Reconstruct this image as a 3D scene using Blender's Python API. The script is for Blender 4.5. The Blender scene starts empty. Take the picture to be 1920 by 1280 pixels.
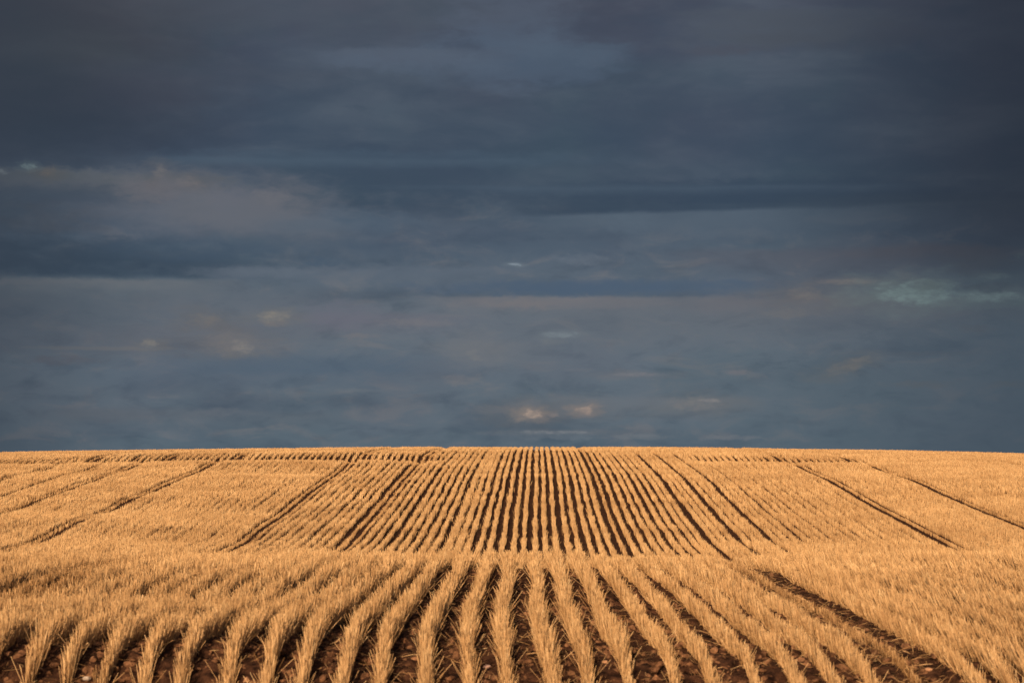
import bpy, math
import numpy as np

# ------------------------------------------------------------------ camera
SC = bpy.context.scene
C = SC.collection
EYE = 1.65                      # metres above the soil at the camera
cam = bpy.data.cameras.new('camera'); cam_o = bpy.data.objects.new('camera', cam); C.objects.link(cam_o)
cam.lens = 85; cam.sensor_width = 36; cam.clip_start = 0.1; cam.clip_end = 6000
cam_o.location = (0, 0, EYE)
cam_o.rotation_euler = (math.radians(90 + 2.44), 0, math.radians(0.62))
cam.dof.use_dof = True; cam.dof.focus_distance = 75; cam.dof.aperture_fstop = 5.6
SC.camera = cam_o
SC.view_settings.view_transform = 'Standard'; SC.view_settings.look = 'None'
SC.view_settings.gamma = 1; SC.view_settings.use_curve_mapping = False
SC.view_settings.exposure = 0.0

# ------------------------------------------------------------------ sun
SUN_EL = math.radians(20)       # low golden evening sun
SUN_AZ = math.radians(13)       # behind the camera, this much to its left
sun = bpy.data.lights.new('sun', 'SUN'); sun_o = bpy.data.objects.new('sun', sun); C.objects.link(sun_o)
sun.energy = 5.0; sun.angle = math.radians(0.5); sun.color = (1.0, 0.73, 0.47)
# lamp shines along its -Z : towards +Y (away from camera), to +X and down
sun_o.rotation_euler = (math.radians(90) - SUN_EL, 0, -SUN_AZ)

# ------------------------------------------------------------------ sky
def lin(c):
    return tuple(((v/255)/12.92 if v/255 <= .04045 else ((v/255+.055)/1.055)**2.4) for v in c) + (1,)

def build_world():
    w = bpy.data.worlds.new('World'); SC.world = w; w.use_nodes = True
    nt = w.node_tree; N = nt.nodes; L = nt.links; N.clear()
    def val(s, v):
        if isinstance(v, (int, float)): s.default_value = v
        else: L.new(v, s)
    def m(op, a, b=0.0, c=0.0, clamp=False):
        n = N.new('ShaderNodeMath'); n.operation = op; n.use_clamp = clamp
        val(n.inputs[0], a); val(n.inputs[1], b); val(n.inputs[2], c); return n.outputs[0]
    def smooth(v, a, b, lo=0.0, hi=1.0):
        n = N.new('ShaderNodeMapRange'); n.interpolation_type = 'SMOOTHSTEP'
        val(n.inputs[0], v); n.inputs[1].default_value = a; n.inputs[2].default_value = b
        n.inputs[3].default_value = lo; n.inputs[4].default_value = hi; return n.outputs[0]
    def mix(f, a, b, mode='MIX'):
        n = N.new('ShaderNodeMix'); n.data_type = 'RGBA'; n.blend_type = mode; n.clamp_factor = True
        val(n.inputs[0], f)
        for s, v in ((n.inputs[6], a), (n.inputs[7], b)):
            if isinstance(v, tuple): s.default_value = v
            else: L.new(v, s)
        return n.outputs[2]
    tc = N.new('ShaderNodeTexCoord'); sp = N.new('ShaderNodeSeparateXYZ'); L.new(tc.outputs['Generated'], sp.inputs[0])
    x, y, z = sp.outputs
    K = 4533.0                   # sky angles counted in 1/4533 rad: azimuth from the row direction, elevation from level
    A = m('MULTIPLY', m('ARCTAN2', x, y), K)
    E = m('MULTIPLY', m('ARCSINE', z), K)
    def noise(sx, sy, scale, detail, rough=.55, off=0., dist=0.):
        cx = N.new('ShaderNodeCombineXYZ')
        val(cx.inputs[0], m('MULTIPLY', A, sx/1000)); val(cx.inputs[1], m('MULTIPLY', E, sy/1000)); cx.inputs[2].default_value = off
        n = N.new('ShaderNodeTexNoise'); n.inputs['Scale'].default_value = scale; n.inputs['Detail'].default_value = detail
        n.inputs['Roughness'].default_value = rough; n.inputs['Distortion'].default_value = dist
        L.new(cx.outputs[0], n.inputs['Vector']); return n.outputs['Fac']
    # warped coordinates: two strengths
    n1 = m('SUBTRACT', noise(1, 2.2, 9, 5, .6, 3.1), .5); n2 = m('SUBTRACT', noise(1, 2.2, 9, 5, .6, 9.7), .5)
    n3 = m('SUBTRACT', noise(1, 2.0, 34, 4, .6, 5.5), .5); n4 = m('SUBTRACT', noise(1, 2.0, 34, 4, .6, 1.2), .5)
    WA = m('ADD', m('ADD', A, m('MULTIPLY', n1, 150)), m('MULTIPLY', n3, 30))
    WE = m('ADD', m('ADD', E, m('MULTIPLY', n2, 60)), m('MULTIPLY', n4, 16))
    FA = m('ADD', A, m('MULTIPLY', n3, 55)); FE = m('ADD', E, m('MULTIPLY', n4, 22))
    rag = m('MULTIPLY', m('SUBTRACT', noise(1, 2.2, 42, 3, .55, 15.0, .3), .5), 2.6)
    scr = noise(1, 2.2, 55, 4, .6, 51.0)
    GE = m('ADD', E, m('MULTIPLY', n4, 7))
    rag2 = m('MULTIPLY', m('SUBTRACT', noise(1, 2.8, 16, 4, .55, 25.0, .3), .5), 2.8)
    FA = m('ADD', FA, m('MULTIPLY', n1, 16)); FE = m('ADD', FE, m('MULTIPLY', n2, 8))
    # base tone by elevation
    ramp = N.new('ShaderNodeValToRGB'); cr = ramp.color_ramp; cr.interpolation = 'EASE'
    L.new(m('DIVIDE', WE, 900.0), ramp.inputs[0])
    pts = [(0, (90, 103, 114)), (60, (95, 106, 117)), (150, (98, 108, 119)), (240, (101, 108, 118)), (330, (86, 98, 112)),
           (400, (75, 88, 104)), (450, (65, 79, 95)), (560, (64, 77, 94)), (650, (67, 78, 94)), (760, (71, 78, 94)), (880, (72, 76, 90))]
    while len(cr.elements) < len(pts): cr.elements.new(.5)
    for e, (p, c) in zip(cr.elements, pts): e.position = p/900; e.color = lin(c)
    col = ramp.outputs[0]
    # broad soft variation, stretched along the horizon
    big = noise(1, 3.6, 2.6, 5, .5, 2.0, .4)
    col = mix(m('MULTIPLY', smooth(big, .42, .72), .38), col, lin((98, 107, 119)))
    col = mix(m('MULTIPLY', smooth(big, .50, .25), .42), col, lin((56, 70, 88)))
    fine = noise(1, 2.7, 9, 7, .58, 7.0, .5)
    lowm = smooth(E, 520, 330)
    col = mix(m('MULTIPLY', m('MULTIPLY', smooth(fine, .50, .70), .44), lowm), col, lin((120, 117, 120)))
    col = mix(m('MULTIPLY', smooth(fine, .50, .30), .35), col, lin((62, 76, 92)))
    bil = noise(1, 2.4, 13, 5, .52, 31.0, .1); up = smooth(E, 520, 360, .35, 1.0)
    col = mix(m('MULTIPLY', m('MULTIPLY', smooth(bil, .50, .72), .18), up), col, lin((112, 116, 124)))
    col = mix(m('MULTIPLY', m('MULTIPLY', smooth(bil, .48, .3), .16), up), col, lin((50, 62, 78)))
    hue = noise(1, 1.5, 3.0, 3, .5, 12.0)
    col = mix(m('MULTIPLY', smooth(hue, .48, .7), .16), col, lin((84, 82, 98)))
    col = mix(m('MULTIPLY', smooth(hue, .5, .3), .22), col, lin((70, 90, 100)))
    def make_group(name, ins, build):
        """a reusable node group; build(get) returns the output socket"""
        nonlocal N, L
        g = bpy.data.node_groups.new(name, 'ShaderNodeTree')
        for n_, t_ in ins: g.interface.new_socket(n_, in_out='INPUT', socket_type='NodeSocket'+t_)
        g.interface.new_socket('Color', in_out='OUTPUT', socket_type='NodeSocketColor')
        keep = N, L; N, L = g.nodes, g.links
        gi = N.new('NodeGroupInput'); go = N.new('NodeGroupOutput')
        L.new(build(lambda n_: gi.outputs[n_]), go.inputs[0]); N, L = keep
        return g
    def use_group(g, **kw):
        n = N.new('ShaderNodeGroup'); n.node_tree = g
        for k_, v in kw.items():
            if isinstance(v, (int, float)): n.inputs[k_].default_value = float(v)
            elif isinstance(v, tuple): n.inputs[k_].default_value = v
            else: L.new(v, n.inputs[k_])
        return n.outputs[0]
    def sm(v, lo, hi):
        n = N.new('ShaderNodeMapRange'); n.interpolation_type = 'SMOOTHSTEP'
        val(n.inputs[0], v); val(n.inputs[1], lo); val(n.inputs[2], hi); n.inputs[3].default_value = 0; n.inputs[4].default_value = 1
        return n.outputs[0]
    def g_scrap(i):
        # (the tiny term makes Cycles work the scraps out one after another, within its stack)
        tiny = m('MULTIPLY', i('Base'), 1e-6)
        da = m('SUBTRACT', m('ADD', i('A'), tiny), i('CA')); de = m('SUBTRACT', m('SUBTRACT', m('ADD', i('E'), tiny), i('CE')), m('MULTIPLY', da, i('Tilt')))
        p = m('MULTIPLY', da, i('IX')); q = m('MULTIPLY', de, i('IY'))
        k = m('MULTIPLY', sm(m('ADD', m('MULTIPLY_ADD', p, p, m('MULTIPLY', q, q)), i('Rag')), i('Lo'), i('Hi')), i('S'))
        return mix(k, i('Base'), i('Tone'))
    F_ = 'Float'
    scrap = make_group('cloud_scrap', [('Base', 'Color'), ('Tone', 'Color')]+[(q_, F_) for q_ in ('A', 'E', 'CA', 'CE', 'Tilt', 'IX', 'IY', 'Rag', 'Lo', 'Hi', 'S')], g_scrap)
    texs = m('MULTIPLY', sm(scr, .34, .62), .55); texs = m('ADD', texs, .45)
    def blob(px, py, rx, ry, c, s, edge=.25, f=True, tilt=0.0):
        nonlocal col
        a, e = (FA, FE) if f else (WA, WE)
        if f and ry < 6: e = GE
        kw = dict(A=a, E=e, CA=px-1009.0, CE=833.0-py, Tilt=tilt)
        if f and ry < 21 and rx < 70 and s >= .65:     # a thin veil round each bright scrap
            col = use_group(scrap, Base=col, Tone=lin(tuple(v*.82+8 for v in c)), IX=1/(rx*2.6), IY=1/(ry*2.2), Rag=rag2, Lo=1.6, Hi=-.6, S=s*.42, **kw)
            s = m('MULTIPLY', texs, s*.9)
        col = use_group(scrap, Base=col, Tone=lin(c), IX=1/rx, IY=1/ry, Rag=(rag if rx < 90 else rag2) if f else 0.0, Lo=2.0, Hi=edge*.8-.7, S=s, **kw)
    B = blob
    nl = m('SUBTRACT', noise(1, 1.4, 6, 4, .5, 41.0), .5); nm = m('SUBTRACT', noise(1, 1.4, 24, 4, .6, 43.0), .5)
    def g_layer(i):
        tiny = m('MULTIPLY', i('Base'), 1e-6)
        a = m('ADD', i('A'), tiny)
        e = m('MULTIPLY_ADD', i('NM'), i('Bump'), m('MULTIPLY_ADD', i('NL'), i('Wave'), m('ADD', i('E'), tiny)))
        e = m('SUBTRACT', e, m('MULTIPLY_ADD', m('SUBTRACT', a, i('Mid')), i('Tilt'), i('CE')))
        k = m('MULTIPLY', sm(e, i('P0'), i('P1')), sm(e, i('Q0'), i('Q1')))
        b_ = m('MULTIPLY_ADD', i('N1'), 120.0, a)
        k = m('MULTIPLY', k, m('MULTIPLY', sm(b_, i('L0'), i('L1')), sm(b_, i('R0'), i('R1'))))
        return mix(m('MULTIPLY', m('MULTIPLY', k, i('Var')), i('S'), clamp=True), i('Base'), i('Tone'))
    glay = make_group('cloud_edge', [('Base', 'Color'), ('Tone', 'Color')]+[(q_, F_) for q_ in ('A', 'E', 'NL', 'NM', 'N1', 'Wave', 'Bump', 'Mid', 'Tilt', 'CE', 'P0', 'P1', 'Q0', 'Q1', 'L0', 'L1', 'R0', 'R1', 'Var', 'S')], g_layer)
    varn = smooth(m('ADD', big, m('MULTIPLY', bil, .5)), .45, .85, .55, 1.15)
    def layer(y0, x0, x1, fade, c, s, wave=26, bump=8, sharp=7, tilt=0.0, soft=160):
        """a cloud edge: sharp on one side, fading over `fade` on the other (negative fades upwards)"""
        nonlocal col
        P = (sharp, -sharp) if fade > 0 else (-sharp, sharp); Q = (-fade, -sharp*.5) if fade > 0 else (-fade, sharp*.5)
        h = soft/2
        col = use_group(glay, Base=col, Tone=lin(c), A=A, E=E, NL=nl, NM=nm, N1=n1, Wave=wave, Bump=bump, Mid=(x0+x1)/2-1009.0, Tilt=tilt, CE=833.0-y0,
                        P0=P[0], P1=P[1], Q0=Q[0], Q1=Q[1], L0=x0-1009.0-h, L1=x0-1009.0+h, R0=x1-1009.0+h, R1=x1-1009.0-h, Var=varn, S=s)
    # big soft masses
    B(90, 60, 330, 190, (60, 59, 63), .75, 0, False); B(110, 235, 300, 95, (46, 55, 69), .75, 0, False)
    B(300, 180, 150, 40, (68, 70, 84), .4, 0, False)
    B(640, 20, 420, 55, (78, 80, 92), .5, 0, False)
    B(960, 50, 120, 110, (84, 92, 108), .75, .5); B(960, 110, 180, 55, (80, 93, 111), .7, .4)
    B(1050, 125, 110, 35, (76, 89, 107), .7, .6)
    B(740, 112, 130, 20, (86, 95, 112), .6, .1); B(830, 105, 60, 14, (88, 100, 118), .5, .1); B(870, 92, 40, 14, (68, 76, 92), .6, .2)
    B(1140, 50, 85, 55, (69, 73, 88), .5, .3)
    B(1430, 68, 150, 34, (80, 86, 97), .7, .35, True, .08); B(1560, 72, 170, 30, (75, 79, 89), .5, .3); B(1360, 100, 70, 10, (78, 80, 92), .5, .1)
    B(1350, 30, 60, 15, (78, 84, 96), .4, .1)
    B(700, 300, 420, 16, (74, 90, 107), .5, 0); B(700, 330, 330, 30, (62, 76, 93), .45, 0, False)
    B(1400, 365, 470, 26, (58, 72, 90), .8, .5); B(1150, 352, 500, 5, (72, 86, 102), .5, 0)
    B(1500, 388, 420, 5, (82, 94, 106), .45, 0); B(1350, 420, 330, 30, (78, 90, 105), .55, 0, False)
    B(1180, 415, 50, 20, (98, 110, 124), .55, .1); B(1310, 440, 30, 12, (90, 102, 116), .5, .1)
    layer(396, 1010, 1620, 80, (86, 98, 112), .75, 12, 4, 5, .02); layer(394, 1000, 1800, -60, (57, 71, 88), .7, 12, 4, 6, .02)
    layer(372, 1500, 1960, 90, (66, 78, 92), .4, 12, 4, 8)
    layer(352, 900, 1700, 20, (76, 90, 106), .4, 10, 4, 4); layer(300, 300, 1000, 22, (77, 92, 108), .5, 12, 5, 5)
    layer(130, 150, 620, 60, (76, 80, 92), .3, 40, 20, 14); layer(95, 600, 900, 50, (86, 95, 110), .55, 30, 24, 6); layer(28, 1300, 1700, 70, (80, 86, 97), .55, 30, 26, 6)
    layer(85, 990, 1180, 60, (79, 92, 109), .6, 30, 26, 5, 0, 60)
    layer(334, -60, 330, 80, (92, 96, 104), .65, 20, 22, 6, 0, 80); layer(372, 240, 640, 95, (103, 105, 113), .8, 22, 30, 6, -.22, 90)
    layer(526, -80, 430, 60, (102, 107, 114), .75, 10, 5, 5); layer(522, -80, 470, -60, (56, 70, 86), .6, 10, 5, 6); layer(500, 380, 960, 55, (96, 105, 118), .6, 22, 8, 5)
    layer(556, 840, 1340, 46, (113, 113, 119), .8, 8, 5, 4); layer(554, 960, 1400, -44, (78, 93, 111), .65, 10, 6, 5, 0, 260)
    layer(560, 1320, 1950, 70, (110, 108, 113), .55, 24, 12, 6); layer(470, 1250, 1900, 60, (92, 92, 102), .4, 24, 12, 8)
    layer(590, 560, 860, 50, (110, 108, 118), .5, 20, 12, 7); layer(640, 820, 1000, 70, (116, 116, 119), .5, 20, 20, 8); layer(610, 200, 520, 70, (106, 105, 112), .45, 24, 20, 8)
    layer(700, 380, 900, -60, (84, 99, 115), .5, 16, 8, 8); layer(770, 80, 620, 40, (98, 104, 112), .4, 16, 10, 7); layer(745, 1000, 1400, 50, (110, 113, 119), .5, 20, 14, 7)
    # lit cloud bank at the left
    B(380, 392, 270, 62, (98, 102, 113), .8, .35); B(220, 350, 210, 24, (90, 94, 102), .75, .4)
    B(90, 336, 110, 13, (95, 99, 104), .7, .3); B(150, 340, 250, 8, (84, 90, 96), .5, .3)
    B(110, 375, 190, 20, (62, 75, 91), .7, .1); B(60, 420, 140, 30, (68, 74, 84), .6, 0)
    B(300, 328, 13, 13, (112, 108, 110), .8, .3); B(290, 360, 60, 22, (106, 102, 108), .7, .1); B(355, 347, 26, 12, (118, 110, 110), .7, .2)
    B(430, 375, 50, 20, (102, 104, 116), .6, .1); B(512, 372, 34, 17, (112, 110, 117), .7, .2); B(470, 400, 110, 30, (104, 106, 115), .5, 0)
    B(58, 323, 8, 6, (128, 144, 146), .8, .3); B(10, 333, 8, 4, (130, 136, 140), .8, .2); B(96, 334, 16, 8, (112, 104, 98), .7, .2)
    B(640, 420, 150, 26, (84, 99, 115), .6, 0, False)
    # dark belly and its bright rim, left of centre
    B(120, 486, 330, 34, (56, 70, 86), .9, .5); B(500, 470, 280, 26, (72, 87, 104), .7, .3); B(600, 492, 50, 9, (72, 88, 106), .8, .3)
    B(110, 533, 230, 6, (108, 110, 116), .6, .1); B(240, 541, 110, 5, (106, 110, 116), .5, .1); B(470, 512, 110, 9, (102, 110, 122), .5, .1)
    B(90, 590, 260, 40, (76, 84, 96), .5, 0, False)
    B(420, 600, 240, 60, (98, 103, 113), .55, 0, False); B(150, 652, 220, 30, (84, 87, 98), .4, 0)
    B(514, 594, 28, 9, (138, 130, 122), .8, .2); B(514, 606, 26, 7, (120, 114, 114), .6, .1); B(386, 602, 28, 12, (120, 113, 110), .7, .1)
    B(430, 645, 45, 20, (120, 114, 114), .65, .1); B(456, 652, 20, 10, (140, 132, 127), .7, .2); B(288, 645, 14, 7, (132, 125, 119), .75, .2)
    B(200, 655, 130, 4, (112, 110, 112), .6, .1); B(130, 678, 60, 10, (96, 92, 98), .5, .1)
    B(640, 592, 70, 26, (108, 107, 120), .6, 0); B(670, 630, 36, 6, (122, 116, 118), .5, .1); B(780, 606, 70, 8, (120, 116, 120), .6, .1)
    B(890, 655, 60, 40, (116, 116, 120), .6, 0); B(893, 668, 16, 10, (130, 126, 124), .5, 0)
    B(820, 700, 60, 24, (106, 108, 116), .5, 0, False); B(870, 712, 38, 9, (122, 118, 120), .6, .2); B(230, 520+255, 150, 15, (96, 98, 106), .4, 0)
    B(420, 772, 60, 7, (106, 110, 118), .5, 0); B(660, 732, 40, 4, (112, 116, 122), .5, 0); B(500, 700, 420, 30, (80, 95, 112), .4, 0, False)
    # centre
    B(1130, 540, 330, 14, (78, 94, 114), .85, .5); B(1000, 470, 180, 16, (78, 92, 108), .5, .1)
    B(1060, 567, 190, 11, (118, 114, 118), .6, .2); B(980, 572, 60, 9, (126, 118, 118), .4, .1); B(1090, 488, 55, 9, (104, 112, 124), .6, .1)
    B(962, 496, 9, 2.4, (140, 150, 160), .8, .2); B(1050, 627, 30, 5, (138, 147, 152), .8, .2); B(1035, 640, 28, 8, (118, 120, 122), .5, 0)
    B(1200, 702, 45, 4, (126, 122, 126), .7, .1); B(1380, 698, 26, 5, (122, 116, 120), .6, .1); B(1085, 694, 30, 4, (116, 116, 122), .4, .1)
    B(1000, 640, 260, 60, (104, 110, 120), .4, 0, False); B(1350, 600, 330, 50, (98, 104, 113), .5, 0, False)
    B(984, 776, 34, 15, (128, 120, 116), .7, .1); B(1000, 776, 14, 8.5, (184, 158, 142), .85, .2)
    B(1095, 766, 32, 14, (124, 118, 118), .65, .1); B(1100, 768, 14, 7, (166, 144, 132), .85, .2); B(1042, 778, 10, 4, (140, 126, 122), .5, .1)
    B(1300, 757, 46, 14, (124, 120, 120), .75, .2); B(1328, 751, 18, 4, (138, 132, 132), .6, .1); B(1180, 750, 90, 12, (104, 112, 122), .5, 0)
    B(1040, 810, 60, 3, (134, 134, 138), .75, .2); B(1050, 818, 80, 7, (112, 118, 126), .5, .1); B(1200, 818, 50, 5, (114, 118, 124), .6, .1); B(1370, 820, 60, 6, (114, 116, 122), .6, .1)
    # right: torn holes showing pale sky, lit scraps
    B(1600, 500, 200, 45, (88, 88, 98), .45, 0, False); B(1580, 560, 180, 26, (104, 102, 106), .6, 0); B(1590, 531, 50, 5, (132, 120, 116), .75, .1)
    B(1510, 556, 28, 12, (124, 116, 114), .65, .1); B(1470, 590, 50, 9, (116, 112, 112), .5, 0); B(1360, 570, 90, 16, (110, 108, 114), .5, 0)
    B(1720, 552, 66, 20, (146, 166, 163), .95, .6); B(1735, 541, 26, 8, (98, 104, 104), .7, .3); B(1860, 563, 46, 10, (150, 170, 168), .95, .5)
    B(1925, 573, 34, 4, (110, 126, 126), .8, .3); B(1855, 524, 26, 5, (126, 142, 144), .75, .4); B(1840, 545, 50, 9, (78, 82, 90), .6, .2)
    B(1830, 500, 60, 24, (88, 88, 92), .5, .1); B(1745, 478, 150, 14, (92, 88, 94), .5, .1); B(1906, 486, 7, 5, (98, 112, 116), .7, .2)
    B(1585, 688, 32, 11, (122, 116, 112), .8, .2, True, .25); B(1612, 674, 16, 5, (126, 120, 116), .7, .2, True, .3)
    B(1720, 722, 55, 7, (104, 104, 106), .6, .1); B(1890, 722, 45, 6, (106, 102, 100), .6, .1); B(1820, 620, 30, 8, (100, 96, 98), .5, .1); B(1740, 665, 80, 5, (98, 98, 104), .4, 0)
    for i, (px_, py_, rr) in enumerate(((180, 338, 26), (235, 342, 30), (330, 352, 34), (395, 368, 34), (455, 380, 30), (505, 376, 30), (550, 392, 26), (360, 395, 50), (450, 410, 55), (270, 372, 40))):
        B(px_, py_, rr, rr*.55, (103, 104, 111) if i % 2 else (100, 103, 112), .42, .1)
    for (px_, py_, rx_, ry_) in ((1010, 90, 60, 22), (900, 125, 60, 16), (1120, 110, 45, 18), (760, 130, 60, 14), (660, 118, 50, 12)):
        B(px_, py_, rx_, ry_, (86, 98, 115), .42, .1)
    # clouds darkened to the right and left, mostly lens vignette put into their colour
    col = mix(smooth(A, 330, 960, 0, .80), col, mix(smooth(E, 180, 420), lin((66, 78, 90)), lin((38, 43, 54))))
    col = mix(smooth(A, -700, -1080, 0, .55), col, lin((52, 60, 72)))
    col = mix(1.0, col, (.955, .99, .99, 1), 'MULTIPLY')
    clouds = N.new('ShaderNodeBackground'); L.new(col, clouds.inputs[0]); clouds.inputs[1].default_value = 1.0
    sky = N.new('ShaderNodeTexSky'); sky.sky_type = 'NISHITA'; sky.sun_disc = False
    sky.sun_elevation = SUN_EL; sky.sun_rotation = math.pi + SUN_AZ
    clear = N.new('ShaderNodeBackground'); L.new(sky.outputs[0], clear.inputs[0]); clear.inputs[1].default_value = 0.05
    # the cloud deck covers the far half of the sky; the evening sky is open behind
    ms = N.new('ShaderNodeMixShader'); L.new(smooth(y, 0.15, -0.45), ms.inputs[0])
    L.new(clouds.outputs[0], ms.inputs[1]); L.new(clear.outputs[0], ms.inputs[2])
    out = N.new('ShaderNodeOutputWorld'); L.new(ms.outputs[0], out.inputs[0])
    w.cycles.sampling_method = 'MANUAL'; w.cycles.sample_map_resolution = 512
build_world()

# ------------------------------------------------------------------ helpers
rng = np.random.default_rng(11)

def _h(ix, iy, seed):
    n = (ix.astype(np.int64)*374761393 + iy.astype(np.int64)*668265263 + seed*1442695041) & 0xffffffff
    n = ((n ^ (n >> 13))*1274126177) & 0xffffffff
    return ((n ^ (n >> 16)) & 0xffff)/65535.0
def vnoise(x, y, seed=0):                         # value noise in -1..1
    x = np.asarray(x, float); y = np.asarray(y, float)+np.zeros_like(x)
    ix = np.floor(x); iy = np.floor(y); fx = x-ix; fy = y-iy
    fx = fx*fx*(3-2*fx); fy = fy*fy*(3-2*fy); ix = ix.astype(np.int64); iy = iy.astype(np.int64)
    a = _h(ix, iy, seed); b = _h(ix+1, iy, seed); c = _h(ix, iy+1, seed); d = _h(ix+1, iy+1, seed)
    return (a+(b-a)*fx+(c-a)*fy+(a-b-c+d)*fx*fy)*2-1
def sstep(x, a, b):
    t = np.clip((x-a)/(b-a), 0, 1); return t*t*(3-2*t)

# terrain: near rise, hidden dip, far slope up to the skyline (distance, height)
_P = np.array([(-3000, -3), (-200, -1), (-20, -.6), (14.5, -.58), (15.6, -.52), (16.5, -.38), (17.3, -.235), (18.2, -.075), (18.9, -.012), (19.8, 0), (31.5, 0), (33.5, -.05), (37, -.27),
      (42, -.75), (50, -1.35), (58, -1.48), (64, -1.37), (69, -1.27), (73, -1.05), (80, -.71), (88, -.295), (96, .16), (103, .43), (110, .685), (117, .95), (124, 1.14),
      (132, 1.25), (140, 1.27), (150, 1.18), (170, .6), (220, -3), (400, -12), (1500, -30), (4000, -60)])
_g = np.arange(-40, 300, .1); _z = np.interp(_g, _P[:, 0], _P[:, 1])
def _sm(z, s):
    n = int(s*30); k = np.exp(-.5*(np.arange(-n, n+1)*.1/s)**2); return np.convolve(np.pad(z, n, mode='edge'), k/k.sum(), mode='valid')
_w = sstep(_g, 21, 29); _zs = _sm(_z, .3)*(1-_w)+_sm(_z, 1.1)*_w
def terrain(X, D):
    X = np.asarray(X, float); D = np.asarray(D, float)
    z = np.where((D > -40) & (D < 299), np.interp(D, _g, _zs), np.interp(D, _P[:, 0], _P[:, 1]))
    z = z + .07*sstep(D, 33, 60)
    z = z + sstep(-X, 1.2, 3.2)*(.06*np.exp(-((D-20.6)/1.3)**2) - .04*np.exp(-((D-23.8)/1.2)**2) + .05*np.exp(-((D-27)/1.5)**2))
    z = z + .06*sstep(-X, 1.2, 2.6)*np.exp(-((D-19.1)/.6)**2) - .24*sstep(-X, 1.0, 2.4)*(1-sstep(D, 17.5, 18.6))*sstep(D, 10, 15)
    z = z + .035*vnoise(X/.9, D/2.5, 14)*np.exp(-((D-31)/2.5)**2)
    far = sstep(D, 85, 125)
    z = z - far*np.where(X < 0, .22, .36)*(np.clip(np.abs(X), 0, 45)/27)**2
    # contour bank across the upper slope, strong to the left, faint to the right
    w = 1.0*sstep(-X, 3.5, 8)*(1-.55*sstep(-X, 19, 24)) + .42*sstep(X, 6, 9)*(1-sstep(X, 14, 17))
    bank = .15*np.exp(-((D-107.0)/2.8)**2) - .50*np.exp(-((D-112.4)/2.1)**2) + .13*np.exp(-((D-118.5)/3.2)**2)
    z = z + w*bank
    # low swells on the left of the slope
    wl = sstep(-X, 7, 12)*sstep(D, 60, 68)*(1-sstep(D, 98, 106))
    z = z + wl*(.035*np.sin(D*.62+X*.1) + .05*vnoise(X/5, D/4, 5))
    z = z + sstep(D, 55, 70)*.035*vnoise(X/7, D/6, 8)
    z = z + .02*vnoise(X/3, D/3.3, 4)*sstep(D, 10, 14)
    z = z + .05*sstep(-X, 2, 3.6)*(1-sstep(D, 17.6, 18.6))*sstep(D, 12, 15)
    return z

PITCH = .30; C0 = -.09
def bend(D): return np.interp(D, [12, 17, 20.5, 30.5, 45], [.23, .185, .08, .016, 0])
def row_x(k, D):
    """centre line of drill row k at distance D (the rows bend slightly on the near rise)"""
    D = np.asarray(D, float)
    x = C0 + PITCH*k + bend(D)
    x = x + .022*vnoise(D/7., D*0+.5, 21) + .016*vnoise(D/1.7, D*0+k*.35, 22) + .013*vnoise(D/.8, D*0+k*3.1, 23)
    jit = .016*math.sin(k*2.399+1)+.010*math.sin(k*5.17)
    for g in (4.86, 5.76, 6.66):               # wheelings between two rows: the rows stand further apart
        d = C0+PITCH*k-g
        if abs(d) < .2: jit = math.copysign(.05 if g > 4 else .025, d)
    if k == 8: jit = jit - .07*(1-sstep(D, 33, 60))
    if k < -4: jit += .008*math.sin(k*7.7)
    if k in (10, 11): jit = jit + (.09 if k == 10 else .04)*(1-sstep(D, 33, 60))
    return x + jit
THIN = {-17: (.95, .42), -18: (.95, .55), -27: (.8, .40), -28: (.9, .52), -47: (.22, .45), -48: (.5, .6), -58: (.25, .4), -59: (.5, .6), -64: (.35, .5), -70: (.25, .4), -71: (.4, .6),
        8: (.6, .7), 9: (.6, .8), 38: (.7, .40), 39: (.8, .6), 49: (.75, .40), 50: (.7, .6), 73: (.4, .45), 74: (.8, .7)}

def mat(name):
    m = bpy.data.materials.new(name); m.use_nodes = True; nt = m.node_tree
    return m, nt, nt.nodes, nt.links, nt.nodes['Principled BSDF']

def straw_material(name, stops, soilmix=True):
    m, nt, N, L, b = mat(name)
    at = N.new('ShaderNodeAttribute'); at.attribute_name = 'tint'
    r = N.new('ShaderNodeValToRGB'); L.new(at.outputs['Fac'], r.inputs[0])
    while len(r.color_ramp.elements) < len(stops): r.color_ramp.elements.new(.5)
    for e, (p, c) in zip(r.color_ramp.elements, stops): e.position = p; e.color = c+(1,)
    # patches of greyer and yellower straw over the field
    tc = N.new('ShaderNodeTexCoord'); n = N.new('ShaderNodeTexNoise'); n.inputs['Scale'].default_value = .35; n.inputs['Detail'].default_value = 3
    L.new(tc.outputs['Object'], n.inputs['Vector'])
    mx = N.new('ShaderNodeMix'); mx.data_type = 'RGBA'; mx.blend_type = 'MULTIPLY'; mx.inputs[0].default_value = 1
    r2 = N.new('ShaderNodeValToRGB'); L.new(n.outputs['Fac'], r2.inputs[0])
    r2.color_ramp.elements[0].position = .35; r2.color_ramp.elements[0].color = (.80, .75, .71, 1)
    r2.color_ramp.elements[1].position = .65; r2.color_ramp.elements[1].color = (1.06, 1.05, 1.05, 1)
    L.new(r.outputs[0], mx.inputs[6]); L.new(r2.outputs[0], mx.inputs[7]); L.new(mx.outputs[2], b.inputs['Base Color'])
    b.inputs['Roughness'].default_value = .6; b.inputs['Specular IOR Level'].default_value = .25
    return m
STRAW = straw_material('straw', [(0, (.17, .082, .03)), (.18, (.37, .205, .082)), (.45, (.61, .37, .17)), (.8, (.74, .48, .233)), (1, (.82, .60, .33))])

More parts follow.
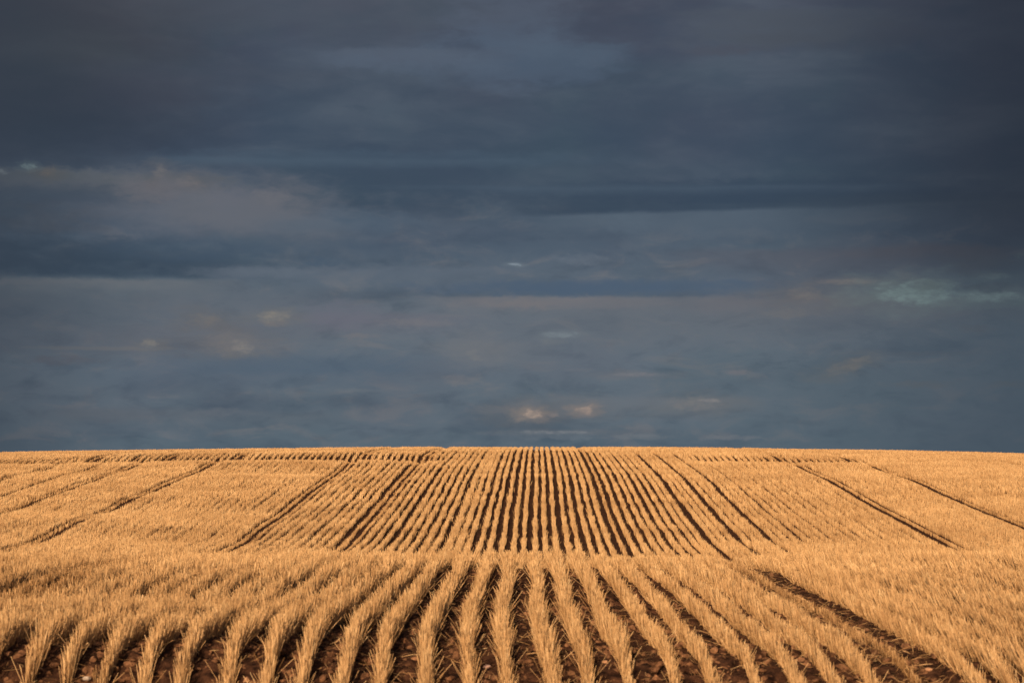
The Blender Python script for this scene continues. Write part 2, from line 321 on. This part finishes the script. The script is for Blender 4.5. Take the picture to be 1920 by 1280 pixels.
def soil_material(name='soil', dark=(.020, .009, .006, 1), light=(.18, .085, .048, 1)):
    m, nt, N, L, b = mat(name)
    tc = N.new('ShaderNodeTexCoord')
    def noise(s, d=5, r=.6):
        n = N.new('ShaderNodeTexNoise'); n.inputs['Scale'].default_value = s; n.inputs['Detail'].default_value = d; n.inputs['Roughness'].default_value = r
        L.new(tc.outputs['Object'], n.inputs['Vector']); return n.outputs['Fac']
    r = N.new('ShaderNodeValToRGB'); L.new(noise(9), r.inputs[0])
    for e, p, c in zip(r.color_ramp.elements, (.36, .72), (dark, light)): e.position = p; e.color = c
    r2 = N.new('ShaderNodeValToRGB'); L.new(noise(60, 3), r2.inputs[0])
    for e, p, c in zip(r2.color_ramp.elements, (.35, .75), ((.6, .55, .5, 1), (1.25, 1.2, 1.15, 1))): e.position = p; e.color = c
    mx = N.new('ShaderNodeMix'); mx.data_type = 'RGBA'; mx.blend_type = 'MULTIPLY'; mx.inputs[0].default_value = 1
    L.new(r.outputs[0], mx.inputs[6]); L.new(r2.outputs[0], mx.inputs[7]); L.new(mx.outputs[2], b.inputs['Base Color'])
    b.inputs['Roughness'].default_value = .95; b.inputs['Specular IOR Level'].default_value = .1
    bp = N.new('ShaderNodeBump'); bp.inputs['Strength'].default_value = .8; bp.inputs['Distance'].default_value = .02
    L.new(noise(45, 5), bp.inputs['Height']); L.new(bp.outputs[0], b.inputs['Normal'])
    return m
SOIL = soil_material(); CLOD = soil_material('dry_clod', (.06, .027, .016, 1), (.46, .24, .13, 1))

def mesh_obj(name, V, F, material, attrs=None, smooth=False):
    """V (n,3); F (m,k) faces all of k corners -> one mesh object"""
    me = bpy.data.meshes.new(name); n, k = F.shape
    me.vertices.add(len(V)); me.vertices.foreach_set('co', np.ascontiguousarray(V, np.float32).ravel())
    me.loops.add(n*k); me.loops.foreach_set('vertex_index', np.ascontiguousarray(F, np.int32).ravel())
    me.polygons.add(n); me.polygons.foreach_set('loop_start', np.arange(0, n*k, k, dtype=np.int32))
    try: me.polygons.foreach_set('loop_total', np.full(n, k, np.int32))
    except Exception: pass
    me.polygons.foreach_set('use_smooth', np.full(n, smooth, bool))
    me.update(calc_edges=True)
    for a, v in (attrs or {}).items():
        at = me.attributes.new(a, 'FLOAT', 'POINT'); at.data.foreach_set('value', np.ascontiguousarray(v, np.float32))
    me.materials.append(material)
    o = bpy.data.objects.new(name, me); C.objects.link(o); return o

# ------------------------------------------------------------------ ground
def ground():
    def axis(segs):
        out = []
        for a, b, s in segs: out.append(np.arange(a, b, s))
        return np.unique(np.round(np.concatenate(out), 4))
    grow = 8*1.35**np.arange(0, 20)
    xs = axis([(-30, -4.6, .4), (-4.6, 5.2, .035), (5.2, 30.1, .4)]); xs = np.concatenate([-30-grow[::-1], xs, 30+grow])
    ys = axis([(-20, 12, 1), (12, 15.5, .2), (15.5, 32.5, .045), (32.5, 60, .5), (60, 135, .25), (135, 240, 1)]); ys = np.concatenate([-20-grow[::-1], ys, 240+grow])
    X, D = np.meshgrid(xs, ys)
    Z = terrain(X, D)
    near = sstep(D, 15.0, 16)*(1-sstep(D, 30, 32.5))*(1-sstep(np.abs(X), 4.4, 4.7))
    k = (X-bend(D)-C0)/PITCH
    Z = Z + near*(.008*np.cos(2*np.pi*k)*-1 + .036*vnoise(X/.13, D/.17, 31) + .026*vnoise(X/.07, D/.09, 32) + .012*np.abs(vnoise(X/.04, D/.05, 33)))
    ny, nx = X.shape
    V = np.stack([X.ravel(), D.ravel(), Z.ravel()], 1)
    i = (np.arange(ny-1)[:, None]*nx+np.arange(nx-1)[None]).ravel()
    F = np.stack([i, i+1, i+nx+1, i+nx], 1)
    o = mesh_obj('ground', V, F, SOIL, smooth=True); o['kind'] = 'structure'
    return o
ground()

# ------------------------------------------------------------------ stubble
def prisms(P, U, Ln, W, tint, yaw):
    """three-sided tapering stalks. P base, U unit direction, Ln length, W radius"""
    n = len(P)
    a = np.stack([np.cos(yaw), np.sin(yaw), np.zeros(n)], 1)
    a -= U*(a*U).sum(1)[:, None]; a /= np.linalg.norm(a, axis=1)[:, None]; b = np.cross(U, a)
    V = np.empty((n, 6, 3))
    for j in range(3):
        t = 2*np.pi*j/3; o = (a*math.cos(t)+b*math.sin(t))*W[:, None]
        V[:, j] = P+o; V[:, 3+j] = P+U*Ln[:, None]+o*.85
    base = (np.arange(n)*6)[:, None]
    F = np.concatenate([base+np.array([j, (j+1) % 3, 3+(j+1) % 3, 3+j]) for j in range(3)], 0)
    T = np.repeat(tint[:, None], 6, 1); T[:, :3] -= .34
    return V.reshape(-1, 3), F, np.clip(T, 0, 1).ravel()
def ribbons(P, U, Ln, W, tint, yaw, droop):
    """flat leaf / far stalk of two segments bending by droop"""
    n = len(P)
    a = np.stack([np.cos(yaw), np.sin(yaw), np.zeros(n)], 1)
    a -= U*(a*U).sum(1)[:, None]; a /= np.linalg.norm(a, axis=1)[:, None]
    mid = P+U*(Ln*.55)[:, None]
    U2 = U + droop; U2 /= np.linalg.norm(U2, axis=1)[:, None]; tip = mid+U2*(Ln*.45)[:, None]
    w = a*W[:, None]
    V = np.stack([P-w*.8, P+w*.8, mid+w, mid-w, tip+w*.5, tip-w*.5], 1)
    base = (np.arange(n)*6)[:, None]
    F = np.concatenate([base+np.array([0, 1, 2, 3]), base+np.array([3, 2, 4, 5])], 0)
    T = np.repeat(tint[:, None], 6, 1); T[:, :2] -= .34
    return V.reshape(-1, 3), F, np.clip(T, 0, 1).ravel()
def merge(parts):
    Vs, Fs, Ts, o = [], [], [], 0
    for V, F, T in parts:
        Vs.append(V); Fs.append(F+o); Ts.append(T); o += len(V)
    return np.concatenate(Vs), np.concatenate(Fs), np.concatenate(Ts)

def bare(x, D, k):
    """a short bare break crosses the rows on the bank at the lower left"""
    c = 17.75+.12*(-x-3.3)+.05*math.sin(k*3.)
    return (x < -2.6) & (np.abs(D-c) < .21+.06*math.sin(k*1.9))

def keep_dens(x, D, k):
    th, hh = THIN.get(k, (1., 1.))
    near = D.mean() < 50
    if near and k < 0: th, hh = max(th, .75), max(hh, .8)
    if k == 8: th, hh = (1., 1.) if near else (.6, .72)
    if k == 9: th, hh = (.45, .60) if near else (1., 1.)
    hole = vnoise(D/.45, D*0+k*7.3, 41)              # short misses in the row
    p = np.ones_like(D)*th*np.where(hole < -.80, .35, 1.)
    return p, hh

def build_row(k):
    parts = []
    # --- near: plants every few centimetres, each a fan of stalks
    for (d0, d1, step, per, r0) in ((15.4, 23, .021, 7, .0019), (23, 34, .026, 5, .0026), (34, 42, .04, 4, .0034), (42, 60, .12, 3, .006)):
        D = np.arange(d0, d1, step)+rng.uniform(-.5, .5, int(round((d1-d0)/step))+2)[:len(np.arange(d0, d1, step))]*step
        x = row_x(k, D)
        lim = .222*D+1.2
        ok = (np.abs(x) < lim) & ~bare(x, D, k)
        pk, hh = keep_dens(x, D, k); ok &= rng.random(len(D)) < pk
        D = D[ok]; x = x[ok]
        if not len(D): continue
        n = len(D)
        cl = 1+.15*vnoise(D/.35, D*0+k*1.7, 51)+.09*vnoise(D/1.6, D*0+k*.6, 53)+.08*rng.normal(size=n)
        D = np.repeat(D, per); x = np.repeat(x, per); cl = np.repeat(cl, per); n = len(D)
        wd = 1+.35*vnoise(D/.4, D*0+k*4.1, 71)+(.5*sstep(-x, 1.2, 3)*sstep(D, 18.4, 19.8)) + .9*sstep(D, 28.5, 31)*(1-sstep(D, 37, 40))
        wd = wd*(1-.28*sstep(x, .3, 1.2)*(1-sstep(x, 2.6, 3.4))*(1-sstep(D, 27, 30)))
        px = x+rng.normal(0, .0115, n)*wd; pd = D+rng.normal(0, .012, n)
        edge = (px-x)
        lean = -.05*sstep(px, .8, 2.0)-.25*sstep(px, 2.5, 3.8)
        ux = lean+edge*3.5+rng.normal(0, .094, n)*wd; uy = rng.normal(.03, .13, n)+.14*sstep(px, .4, 1.6)
        wild = rng.random(n) < .085; ux = np.where(wild, ux+rng.normal(0, .35, n), ux); uy = np.where(wild, uy+rng.normal(0, .3, n), uy)
        U = np.stack([ux, uy, np.ones(n)], 1); U /= np.linalg.norm(U, axis=1)[:, None]
        Ln = .232*hh*cl*(1-.22*sstep(x, .4, 1.1)*(1-sstep(x, 2.9, 3.6)))*rng.choice([1., .92, .78, .55, 1.12], n, p=[.30, .24, .19, .14, .13])
        tint = np.clip(.58+.10*vnoise(D/.3, D*0+k*2.2, 61)+rng.normal(0, .2, n), 0, 1)
        if hh < 1: tint -= .26
        P = np.stack([px, pd, terrain(px, pd)-.01], 1)
        parts.append(prisms(P, U, Ln, r0*rng.uniform(.75, 1.3, n), tint, rng.uniform(0, 6.28, n)))
        # dry leaf blades and husk hanging among the stalks
        q = rng.random(n) < (.26 if d1 < 40 else .1); nq = int(q.sum())
        if nq:
            P2 = P[q]+U[q]*(Ln[q]*rng.uniform(.05, .6, nq))[:, None]
            V2 = np.stack([rng.normal(0, .5, nq)+lean[q], rng.normal(0, .6, nq), rng.uniform(.5, 1.2, nq)], 1); V2 /= np.linalg.norm(V2, axis=1)[:, None]
            dr = np.stack([rng.normal(0, .5, nq), rng.normal(0, .5, nq), rng.uniform(-1.6, .0, nq)], 1)
            t2 = np.clip(rng.normal(.42, .22, nq), 0, 1)
            parts.append(ribbons(P2, V2, rng.uniform(.04, .10, nq), rng.uniform(.0015, .0035, nq), t2, rng.uniform(0, 6.28, nq), dr))
    # --- far slope: coarser stalks in tufts
    for (d0, d1, dens, w, sp) in ((60, 84, 100, .0040, .022), (84, 108, 70, .0056, .023), (108, 150, 52, .0072, .023)):
        n = int((d1-d0)*dens)
        D = rng.uniform(d0, d1, n); x = row_x(k, D)
        ok = np.abs(x) < .222*D+2.5
        pk, hh = keep_dens(x, D, k); ok &= rng.random(n) < pk
        # on the lower left and outer right the crop tillered wider
        D = D[ok]; x = x[ok]; n = len(D)
        if not n: continue
        wide = sp + (.026*(1-sstep(D, 110, 111.5)) if k < -28 else (.008 if k < -17 else (.004 if k < -4 else 0))) + (.018 if k in (-8, -7) else 0)
        dx = rng.normal(0, 1, n)*wide*(1+.45*vnoise(D/2.2, D*0+k*3.3, 72)+.3*vnoise(D/.6, D*0+k*1.9, 73))
        px = x+dx
        U = np.stack([rng.normal(0, .10, n)+dx*1.5, rng.normal(0, .15, n), np.ones(n)], 1); U /= np.linalg.norm(U, axis=1)[:, None]
        Ln = .180*hh*(1+.14*vnoise(D/.5, D*0+k*1.7, 52)+.12*rng.normal(size=n)).clip(.5, 1.4)
        tint = np.clip(.6+.10*vnoise(D/1.1, D*0+k*1.2, 62)+rng.normal(0, .17, n), 0, 1)
        if hh < 1: tint -= .16
        P = np.stack([px, D, terrain(px, D)-.01], 1)
        parts.append(ribbons(P, U, Ln, w*rng.uniform(.8, 1.5, n), tint, rng.normal(0, .8, n), np.stack([rng.normal(0, .2, n), rng.normal(0, .2, n), np.zeros(n)], 1)))
    return merge(parts)

ORD = ['', 'first', 'second', 'third', 'fourth', 'fifth', 'sixth', 'seventh', 'eighth', 'ninth', 'tenth', 'eleventh', 'twelfth', 'thirteenth',
       'fourteenth', 'fifteenth', 'sixteenth', 'seventeenth', 'eighteenth', 'nineteenth', 'twentieth', 'twenty-first', 'twenty-second']
K0, K1 = -17, 22
mass = []
for k in range(-100, 101):
    V, F, T = build_row(k)
    if K0 <= k <= K1:
        # shift the mesh so that the object's origin is at the foot of the row's near end
        ox, oy = float(row_x(k, np.array([15.4]))[0]), 15.4
        org = np.array([ox, oy, float(terrain(ox, oy))])
        o = mesh_obj('stubble_row', V-org, F, STRAW, {'tint': T}); o.location = org
        if k == 0: lb = 'pale straw stubble row running almost straight up the middle of the field'
        elif k == -17: lb = 'short trampled brownish stubble row in the wide wheel track left of the open rows'
        elif k == 8: lb = 'stubble row right of the middle that turns short and brownish on the far slope'
        elif k == 9: lb = 'sparse brownish stubble row inside the dark near wheel track right of the middle'
        elif k == -7: lb = 'bushy stubble row, seventh left of the straight middle row, merging with its left neighbour uphill'
        elif k == -8: lb = 'bushy stubble row, eighth left of the straight middle row, merging with its right neighbour uphill'
        else: lb = '%s pale straw stubble row to the %s of the straight middle row' % (ORD[abs(k)], 'left' if k < 0 else 'right')
        o['label'] = lb; o['category'] = 'stubble row'; o['group'] = 'drilled rows of cut straw stubble between the wheel tracks'
    else:
        mass.append((V, F, T))
V, F, T = merge(mass)
o = mesh_obj('stubble', V, F, STRAW, {'tint': T}); o['kind'] = 'stuff'
o['label'] = 'dense golden stubble covering the field left and right of the open rows'; o['category'] = 'stubble'
del V, F, T, mass

# ------------------------------------------------------------------ clods, stones, loose straw
def ico(sub):
    t = (1+5**.5)/2
    v = [(-1, t, 0), (1, t, 0), (-1, -t, 0), (1, -t, 0), (0, -1, t), (0, 1, t), (0, -1, -t), (0, 1, -t), (t, 0, -1), (t, 0, 1), (-t, 0, -1), (-t, 0, 1)]
    f = [(0, 11, 5), (0, 5, 1), (0, 1, 7), (0, 7, 10), (0, 10, 11), (1, 5, 9), (5, 11, 4), (11, 10, 2), (10, 7, 6), (7, 1, 8), (3, 9, 4), (3, 4, 2), (3, 2, 6), (3, 6, 8), (3, 8, 9), (4, 9, 5), (2, 4, 11), (6, 2, 10), (8, 6, 7), (9, 8, 1)]
    v = [tuple(np.array(p)/np.linalg.norm(p)) for p in v]
    for _ in range(sub):
        mid = {}; nf = []
        def g(a, b):
            q = (min(a, b), max(a, b))
            if q not in mid:
                p = (np.array(v[a])+np.array(v[b])); v.append(tuple(p/np.linalg.norm(p))); mid[q] = len(v)-1
            return mid[q]
        for a, b, c in f:
            ab, bc, ca = g(a, b), g(b, c), g(c, a); nf += [(a, ab, ca), (b, bc, ab), (c, ca, bc), (ab, bc, ca)]
        f = nf
    return np.array(v), np.array(f)
def lumps(P, R, sub):
    v, f = ico(sub); n = len(P); nv = len(v)
    q = rng.normal(size=(n, 4, 3)); q /= np.linalg.norm(q, axis=2)[:, :, None]
    s = np.ones((n, nv))
    for j in range(4):                                # random planes knock corners off
        dd = np.einsum('vc,nc->nv', v, q[:, j]); c = rng.uniform(.35, .8, n)[:, None]
        s = np.minimum(s, np.where(dd > c, c/np.maximum(dd, 1e-3), 1))
    s *= 1+rng.normal(0, .06, (n, nv))
    ax = np.stack([rng.uniform(.7, 1.3, n), rng.uniform(.7, 1.3, n), rng.uniform(.5, .9, n)], 1)
    V = v[None]*s[:, :, None]*R[:, None, None]*ax[:, None, :]
    a = rng.uniform(0, 6.28, n); ca, sa = np.cos(a)[:, None], np.sin(a)[:, None]
    V = np.stack([V[..., 0]*ca-V[..., 1]*sa, V[..., 0]*sa+V[..., 1]*ca, V[..., 2]], 2)+P[:, None, :]
    F = (f[None]+(np.arange(n)*nv)[:, None, None]).reshape(-1, 3)
    return V.reshape(-1, 3), F
def gap_points(n, d0, d1, spread=.055):
    D = d0+(d1-d0)*rng.random(n)**1.3; X = rng.uniform(-1, 1, n)*(.215*D+.3)
    kk = np.floor((X-C0)/PITCH)+.5
    X = C0+PITCH*kk+bend(D)+rng.normal(0, spread, n)
    return X, D
X, D = gap_points(17000, 15.6, 32)
R = .008+.040*rng.random(len(X))**2.6; big = R > .013
P = np.stack([X, D, terrain(X, D)+R*.25+.004], 1)
Va, Fa = lumps(P[big], R[big], 1); Vb, Fb = lumps(P[~big], R[~big], 0)
o = mesh_obj('soil_clods', np.concatenate([Va, Vb]), np.concatenate([Fa, Fb+len(Va)]), CLOD); o['kind'] = 'stuff'
o['label'] = 'loose reddish brown clods of soil lying between the near stubble rows'; o['category'] = 'soil clods'

def straw_litter():
    n1 = 15000; X, D = gap_points(n1, 15.6, 32, .07)
    n2 = 3200; D2 = rng.uniform(15.6, 32, n2); X2 = 2.62+bend(D2)+rng.normal(0, .14, n2)
    n3 = 900; X3 = rng.uniform(-4, -2.6, n3); D3 = rng.uniform(17.3, 18.1, n3)
    X = np.concatenate([X, X2, X3]); D = np.concatenate([D, D2, D3]); n = len(X)
    P = np.stack([X, D, terrain(X, D)+rng.uniform(.008, .035, n)], 1)
    a = rng.uniform(0, 6.28, n); U = np.stack([np.cos(a), np.sin(a), rng.normal(0.05, .22, n)], 1); U /= np.linalg.norm(U, axis=1)[:, None]
    dr = np.stack([rng.normal(0, .25, n), rng.normal(0, .25, n), rng.normal(-.1, .2, n)], 1)
    tint = np.clip(rng.normal(.42, .22, n), 0, 1)
    V, F, T = ribbons(P, U, rng.uniform(.04, .2, n), rng.uniform(.0014, .003, n), tint, rng.uniform(0, 6.28, n), dr)
    o = mesh_obj('loose_straw', V, F, STRAW, {'tint': T}); o['kind'] = 'stuff'
    o['label'] = 'broken straw lying loose on the soil between the near rows'; o['category'] = 'loose straw'
straw_litter()

def stone_material(name, dark, light):
    m, nt, N, L, b = mat(name)
    tc = N.new('ShaderNodeTexCoord'); n = N.new('ShaderNodeTexNoise'); n.inputs['Scale'].default_value = 55; n.inputs['Detail'].default_value = 4
    L.new(tc.outputs['Object'], n.inputs['Vector']); r = N.new('ShaderNodeValToRGB'); L.new(n.outputs['Fac'], r.inputs[0])
    for e, p, c in zip(r.color_ramp.elements, (.3, .7), (dark, light)): e.position = p; e.color = c+(1,)
    L.new(r.outputs[0], b.inputs['Base Color']); b.inputs['Roughness'].default_value = .85
    return m
ORANGE = stone_material('orange_stone', (.34, .16, .08), (.62, .34, .18)); PALE = stone_material('pale_stone', (.42, .33, .27), (.66, .56, .47)); PINK = stone_material('pink_stone', (.38, .22, .17), (.62, .40, .32))
for (X, D, rad, M, lb) in ((-2.19, 18.2, .030, ORANGE, 'small rounded orange-brown stone on bare soil near the lower left of the field'),
                           (-3.39, 18.2, .036, PALE, 'flat pale stone on the bare soil near the bottom left corner'),
                           (-.39, 18.35, .026, PINK, 'small pinkish stone in a furrow left of the middle row'),
                           (.51, 18.5, .028, ORANGE, 'orange-brown stone in the second furrow right of the middle row'),
                           (2.93, 18.3, .028, ORANGE, 'bright orange stone in the wheel track near the bottom right')):
    V, F = lumps(np.zeros((1, 3)), np.array([rad]), 3)
    o = mesh_obj('stone', V, F, M, smooth=True); o.location = (X, D, float(terrain(X, D))+rad*.45+.025)
    o['label'] = lb; o['category'] = 'stone'; o['group'] = 'small stones lying on the soil'
